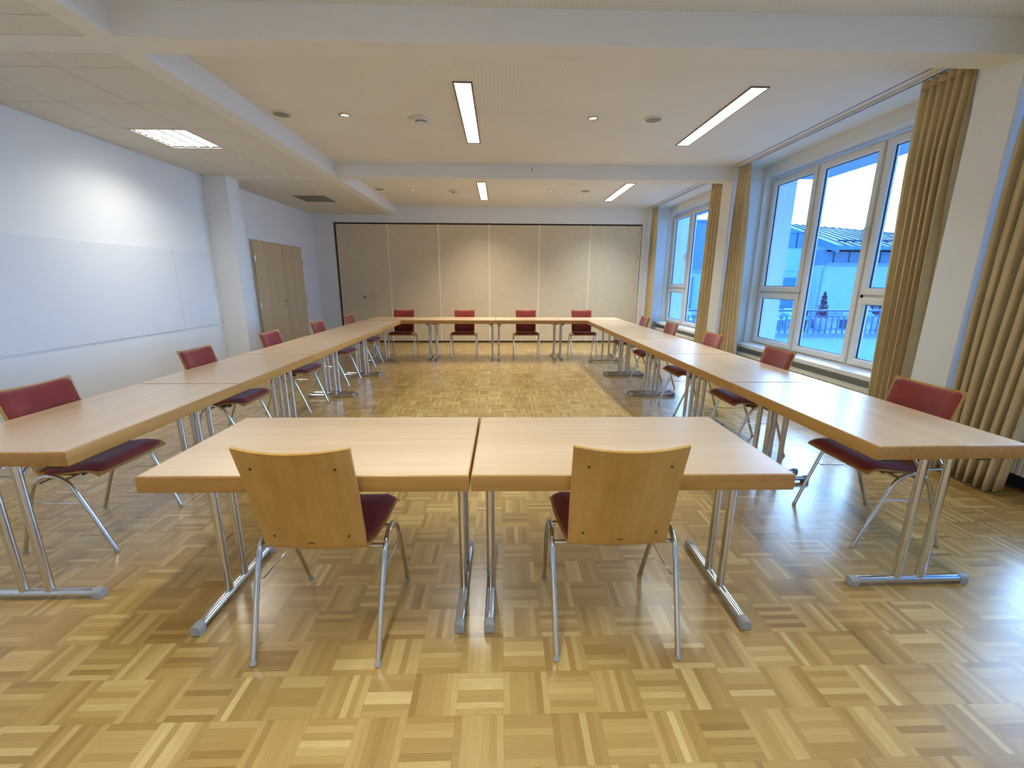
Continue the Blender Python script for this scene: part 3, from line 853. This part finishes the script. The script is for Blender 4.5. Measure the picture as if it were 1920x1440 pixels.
m = MB(); m.rings([[(XV - .1, ye - .1, ze - .34), (XV + .04, ye - .1, ze - .34), (XV + .04, ye - .1, ze + .06), (XV - .1, ye - .1, ze + .06)], [(XV - .1, yr, zr - .34), (XV + .04, yr, zr - .34), (XV + .04, yr, zr + .06), (XV - .1, yr, zr + .06)]])
m.build('verge_board', FASCIA, t)
MB().tube([(19.55, 25.93, 2.5), (19.35, 25.93, 2.2), (19.32, 25.93, -.7)], .05, 8).build('downpipe', STRING, t, 40)
xs = [XV + .5]
for k in range(20): xs += [XV + .9 + k * .5, XV + 1.0 + k * .5]
sg = MB().cells(xs, [0, .07, .16], lambda a, b: b == 1 or a % 2 == 1, 0, .04).build('snow_guard', SEAMM, roof)
sg.rotation_euler = (PI / 2, 0, 0); sg.location = (0, ye + .75, ze + .27)

t = thing('side_wing', 'lower wing beside the seam-roofed building, clad in blue-grey panels', 'building', (0, 0, 0))
MB().box(7.0, 19.19, 27.2, 33, -.7, 2.10).build('wall', RENDER, t)
MB().box(7.0, 16, 27.1, 33, 2.10, 4.95).build('upper_wall', CLAD, t)
MB().box(16, 19.19, 27.1, 33, 3.47, 4.36).build('upper_wall', CLAD, t)
MB().box(16, 19.19, 27.15, 33, 2.10, 3.47).build('wall', RENDER, t)
for x in (9.0, 10.6, 11.9, 13.2, 14.5, 17.1, 18.25): MB().box(x - .03, x + .03, 27.07, 27.12, 2.15 if x < 16 else 3.5, 4.5 if x < 16 else 4.35).build('cladding_joint', SEAMM, t)
MB().box(6.9, 16, 27.0, 33.1, 4.95, 5.08).build('roof', FASCIA, t)
MB().box(16, 19.2, 27.0, 33.1, 4.36, 4.43).build('roof', FASCIA, t)
MB().box(6.9, 16, 27.05, 27.12, 2.02, 2.16).build('string_course', STRING, t)
for a, b in ((11.0, 12.1), (16.4, 18.62)):
    w = MB().box(a, b, 27.15, 27.22, -.4, 1.70).build('window', FASCIA, t)
    pr = [(27.145, -.1)]
    for k in range(10): pr += [(27.12, -.05 + k * .125), (27.145, .06 + k * .125)]
    pr += [(27.19, 1.2), (27.19, -.1)]
    MB().rings([[(x, y, z) for y, z in pr] for x in (a + .05, b - .05)]).build('blind', CLAD, w)
t = thing('satellite_dish', 'round satellite dish on the seam roof, half behind the window mullion', 'satellite dish', (25.5, 30.6, 5.15))
DISH = plain('dish_enamel', S(96, 110, 190), .5)
MB().tube([(0, 0, -.3), (0, 0, .5)], .04, 8).build('mast', RAILM, t, 40)
m = MB(); rr_ = [(0.02, .10), (.25, .06), (.42, -.02), (.43, -.05), (.25, .03), (.02, .07)]
m.rings([[(r * math.cos(k * PI / 12), -.25 - d, .55 + r * 1.15 * math.sin(k * PI / 12)) for k in range(24)] for r, d in rr_]); m.build('reflector', DISH, t, 50)
t = thing('roof_antenna', 'thin television antenna standing above the seam roof', 'antenna', (26.65, 30.8, 5.0))
MB().tube([(0, 0, -.3), (0, 0, 1.55)], .025, 6).build('mast', RAILM, t, 40)
for z in (1.15, 1.3, 1.42): MB().tube([(-.28, 0, z), (.28, 0, z)], .02, 6).build('antenna_arm', RAILM, t, 40)

# terrace furniture and plants
CUSH = plain('pale_outdoor_cloth', S(240, 243, 244), .8)
POTM = plain('white_planter', S(208, 214, 214), .6)
POTD = plain('olive_planter', S(92, 108, 96), .6)
FOLD = plain('purple_brown_foliage', S(128, 92, 112), .7, var=.3, nscale=12)
FOLG = plain('grey_green_foliage', S(92, 112, 92), .7, var=.3, nscale=12)
TEAK = plain('weathered_bench_wood', S(168, 178, 184), .7)
def plant(name, label, x, y, h, w, pot_h, potm, fol, cat, seed, conic=True):
    rnd = random.Random(seed)
    t = thing(name, label, cat, (x, y, -.70))
    MB().lathe([(.18, 0), (.24, pot_h * .9), (.25, pot_h), (.2, pot_h), (.18, pot_h - .04)], 0, 0, 16).build('planter', potm, t, 40)
    MB().tube([(0, 0, pot_h - .05), (0, 0, pot_h + h * .5)], .02, 6).build('stem', BROWN, t)
    m = MB()
    for k in range(420):
        q = rnd.random(); z = pot_h + .05 + q * h
        r = w * ((1 - q) ** .7 if conic else math.sin(PI * (.12 + .85 * q))) * math.sqrt(rnd.random()); a = rnd.uniform(0, 2 * PI)
        p = Vector((r * math.cos(a), r * math.sin(a), z)); l = rnd.uniform(.07, .14)
        d = Vector((math.cos(a) * .7, math.sin(a) * .7, rnd.uniform(.2, 1))).normalized() * l; n = d.cross(Vector((rnd.uniform(-1, 1), rnd.uniform(-1, 1), rnd.uniform(-1, 1)))).normalized() * l * .3
        m.quad(p - d * .5, p + n, p + d * .5, p - n)
    m.build('foliage', fol, t)
plant('potted_conifer', 'tall purple-brown potted conifer standing behind the terrace railing', 14.25, 18.75, 1.10, .24, .55, POTM, FOLD, 'plant', 1)
plant('potted_shrub', 'round dark potted shrub on the terrace, beyond the near casement', 17.0, 18.9, .8, .4, .65, POTM, FOLD, 'plant', 2, False)
plant('potted_grass', 'grey-green potted shrub among the terrace furniture', 13.35, 18.7, .55, .2, .5, POTD, FOLG, 'plant', 3, False)
plant('potted_bush', 'grey-green bush in an olive pot near the facade pier outside', 11.6, 18.9, .5, .3, .4, POTD, FOLG, 'plant', 4, False)
def bench(x, y, label, n=1):
    t = thing('patio_chair', label, 'patio chair', (x, y, -.70), PI + .1 * ((x * 7) % 1 - .5), 'patio chairs on the terrace')
    MB().rbox(-.25, .25, -.25, .25, .40, .46, .02).build('seat', CUSH, t)
    MB().rbox(-.25, .25, -.28, -.22, .46, .90, .02).build('backrest', CUSH, t)
    for a in (-.22, .22):
        for b_ in (-.22, .22): MB().tube([(a, b_, 0), (a, b_, .42)], .018, 6).build('leg', RAILM, t)
    for a in (-.27, .27): MB().box(a - .02, a + .02, -.25, .22, .62, .65).build('armrest', RAILM, t)
for x, y, lb in ((11.9, 19.6, 'pale patio chair on the terrace closest to the facade pier'), (12.9, 19.7, 'pale patio chair on the terrace between bush and mullion'), (13.9, 20.2, 'pale patio chair on the terrace behind the conifer'), (8.6, 19.5, 'patio chair on the terrace seen through the far window')):
    bench(x, y, lb)
t = thing('patio_table', 'long pale table on the terrace behind the railing', 'patio table', (13.0, 20.9, -.70))
MB().rbox(-1.3, 1.3, -.4, .4, .70, .76, .01).build('tabletop', CUSH, t)
for a in (-1.2, 1.2):
    for b_ in (-.33, .33): MB().tube([(a, b_, 0), (a, b_, .7)], .03, 6).build('leg', RAILM, t)
t = thing('garden_bench', 'slatted pale bench on the terrace behind the railing bars', 'bench', (15.6, 19.9, -.70))
for k in range(4): MB().box(-.75, .75, -.2 + k * .11, -.11 + k * .11, .42, .45).build('seat_slat', TEAK, t)
for k in range(3): MB().box(-.75, .75, .24, .27, .5 + k * .13, .6 + k * .13).build('back_slat', TEAK, t)
for a in (-.7, .7): MB().box(a - .03, a + .03, -.2, .27, 0, .42).build('leg', RAILM, t)
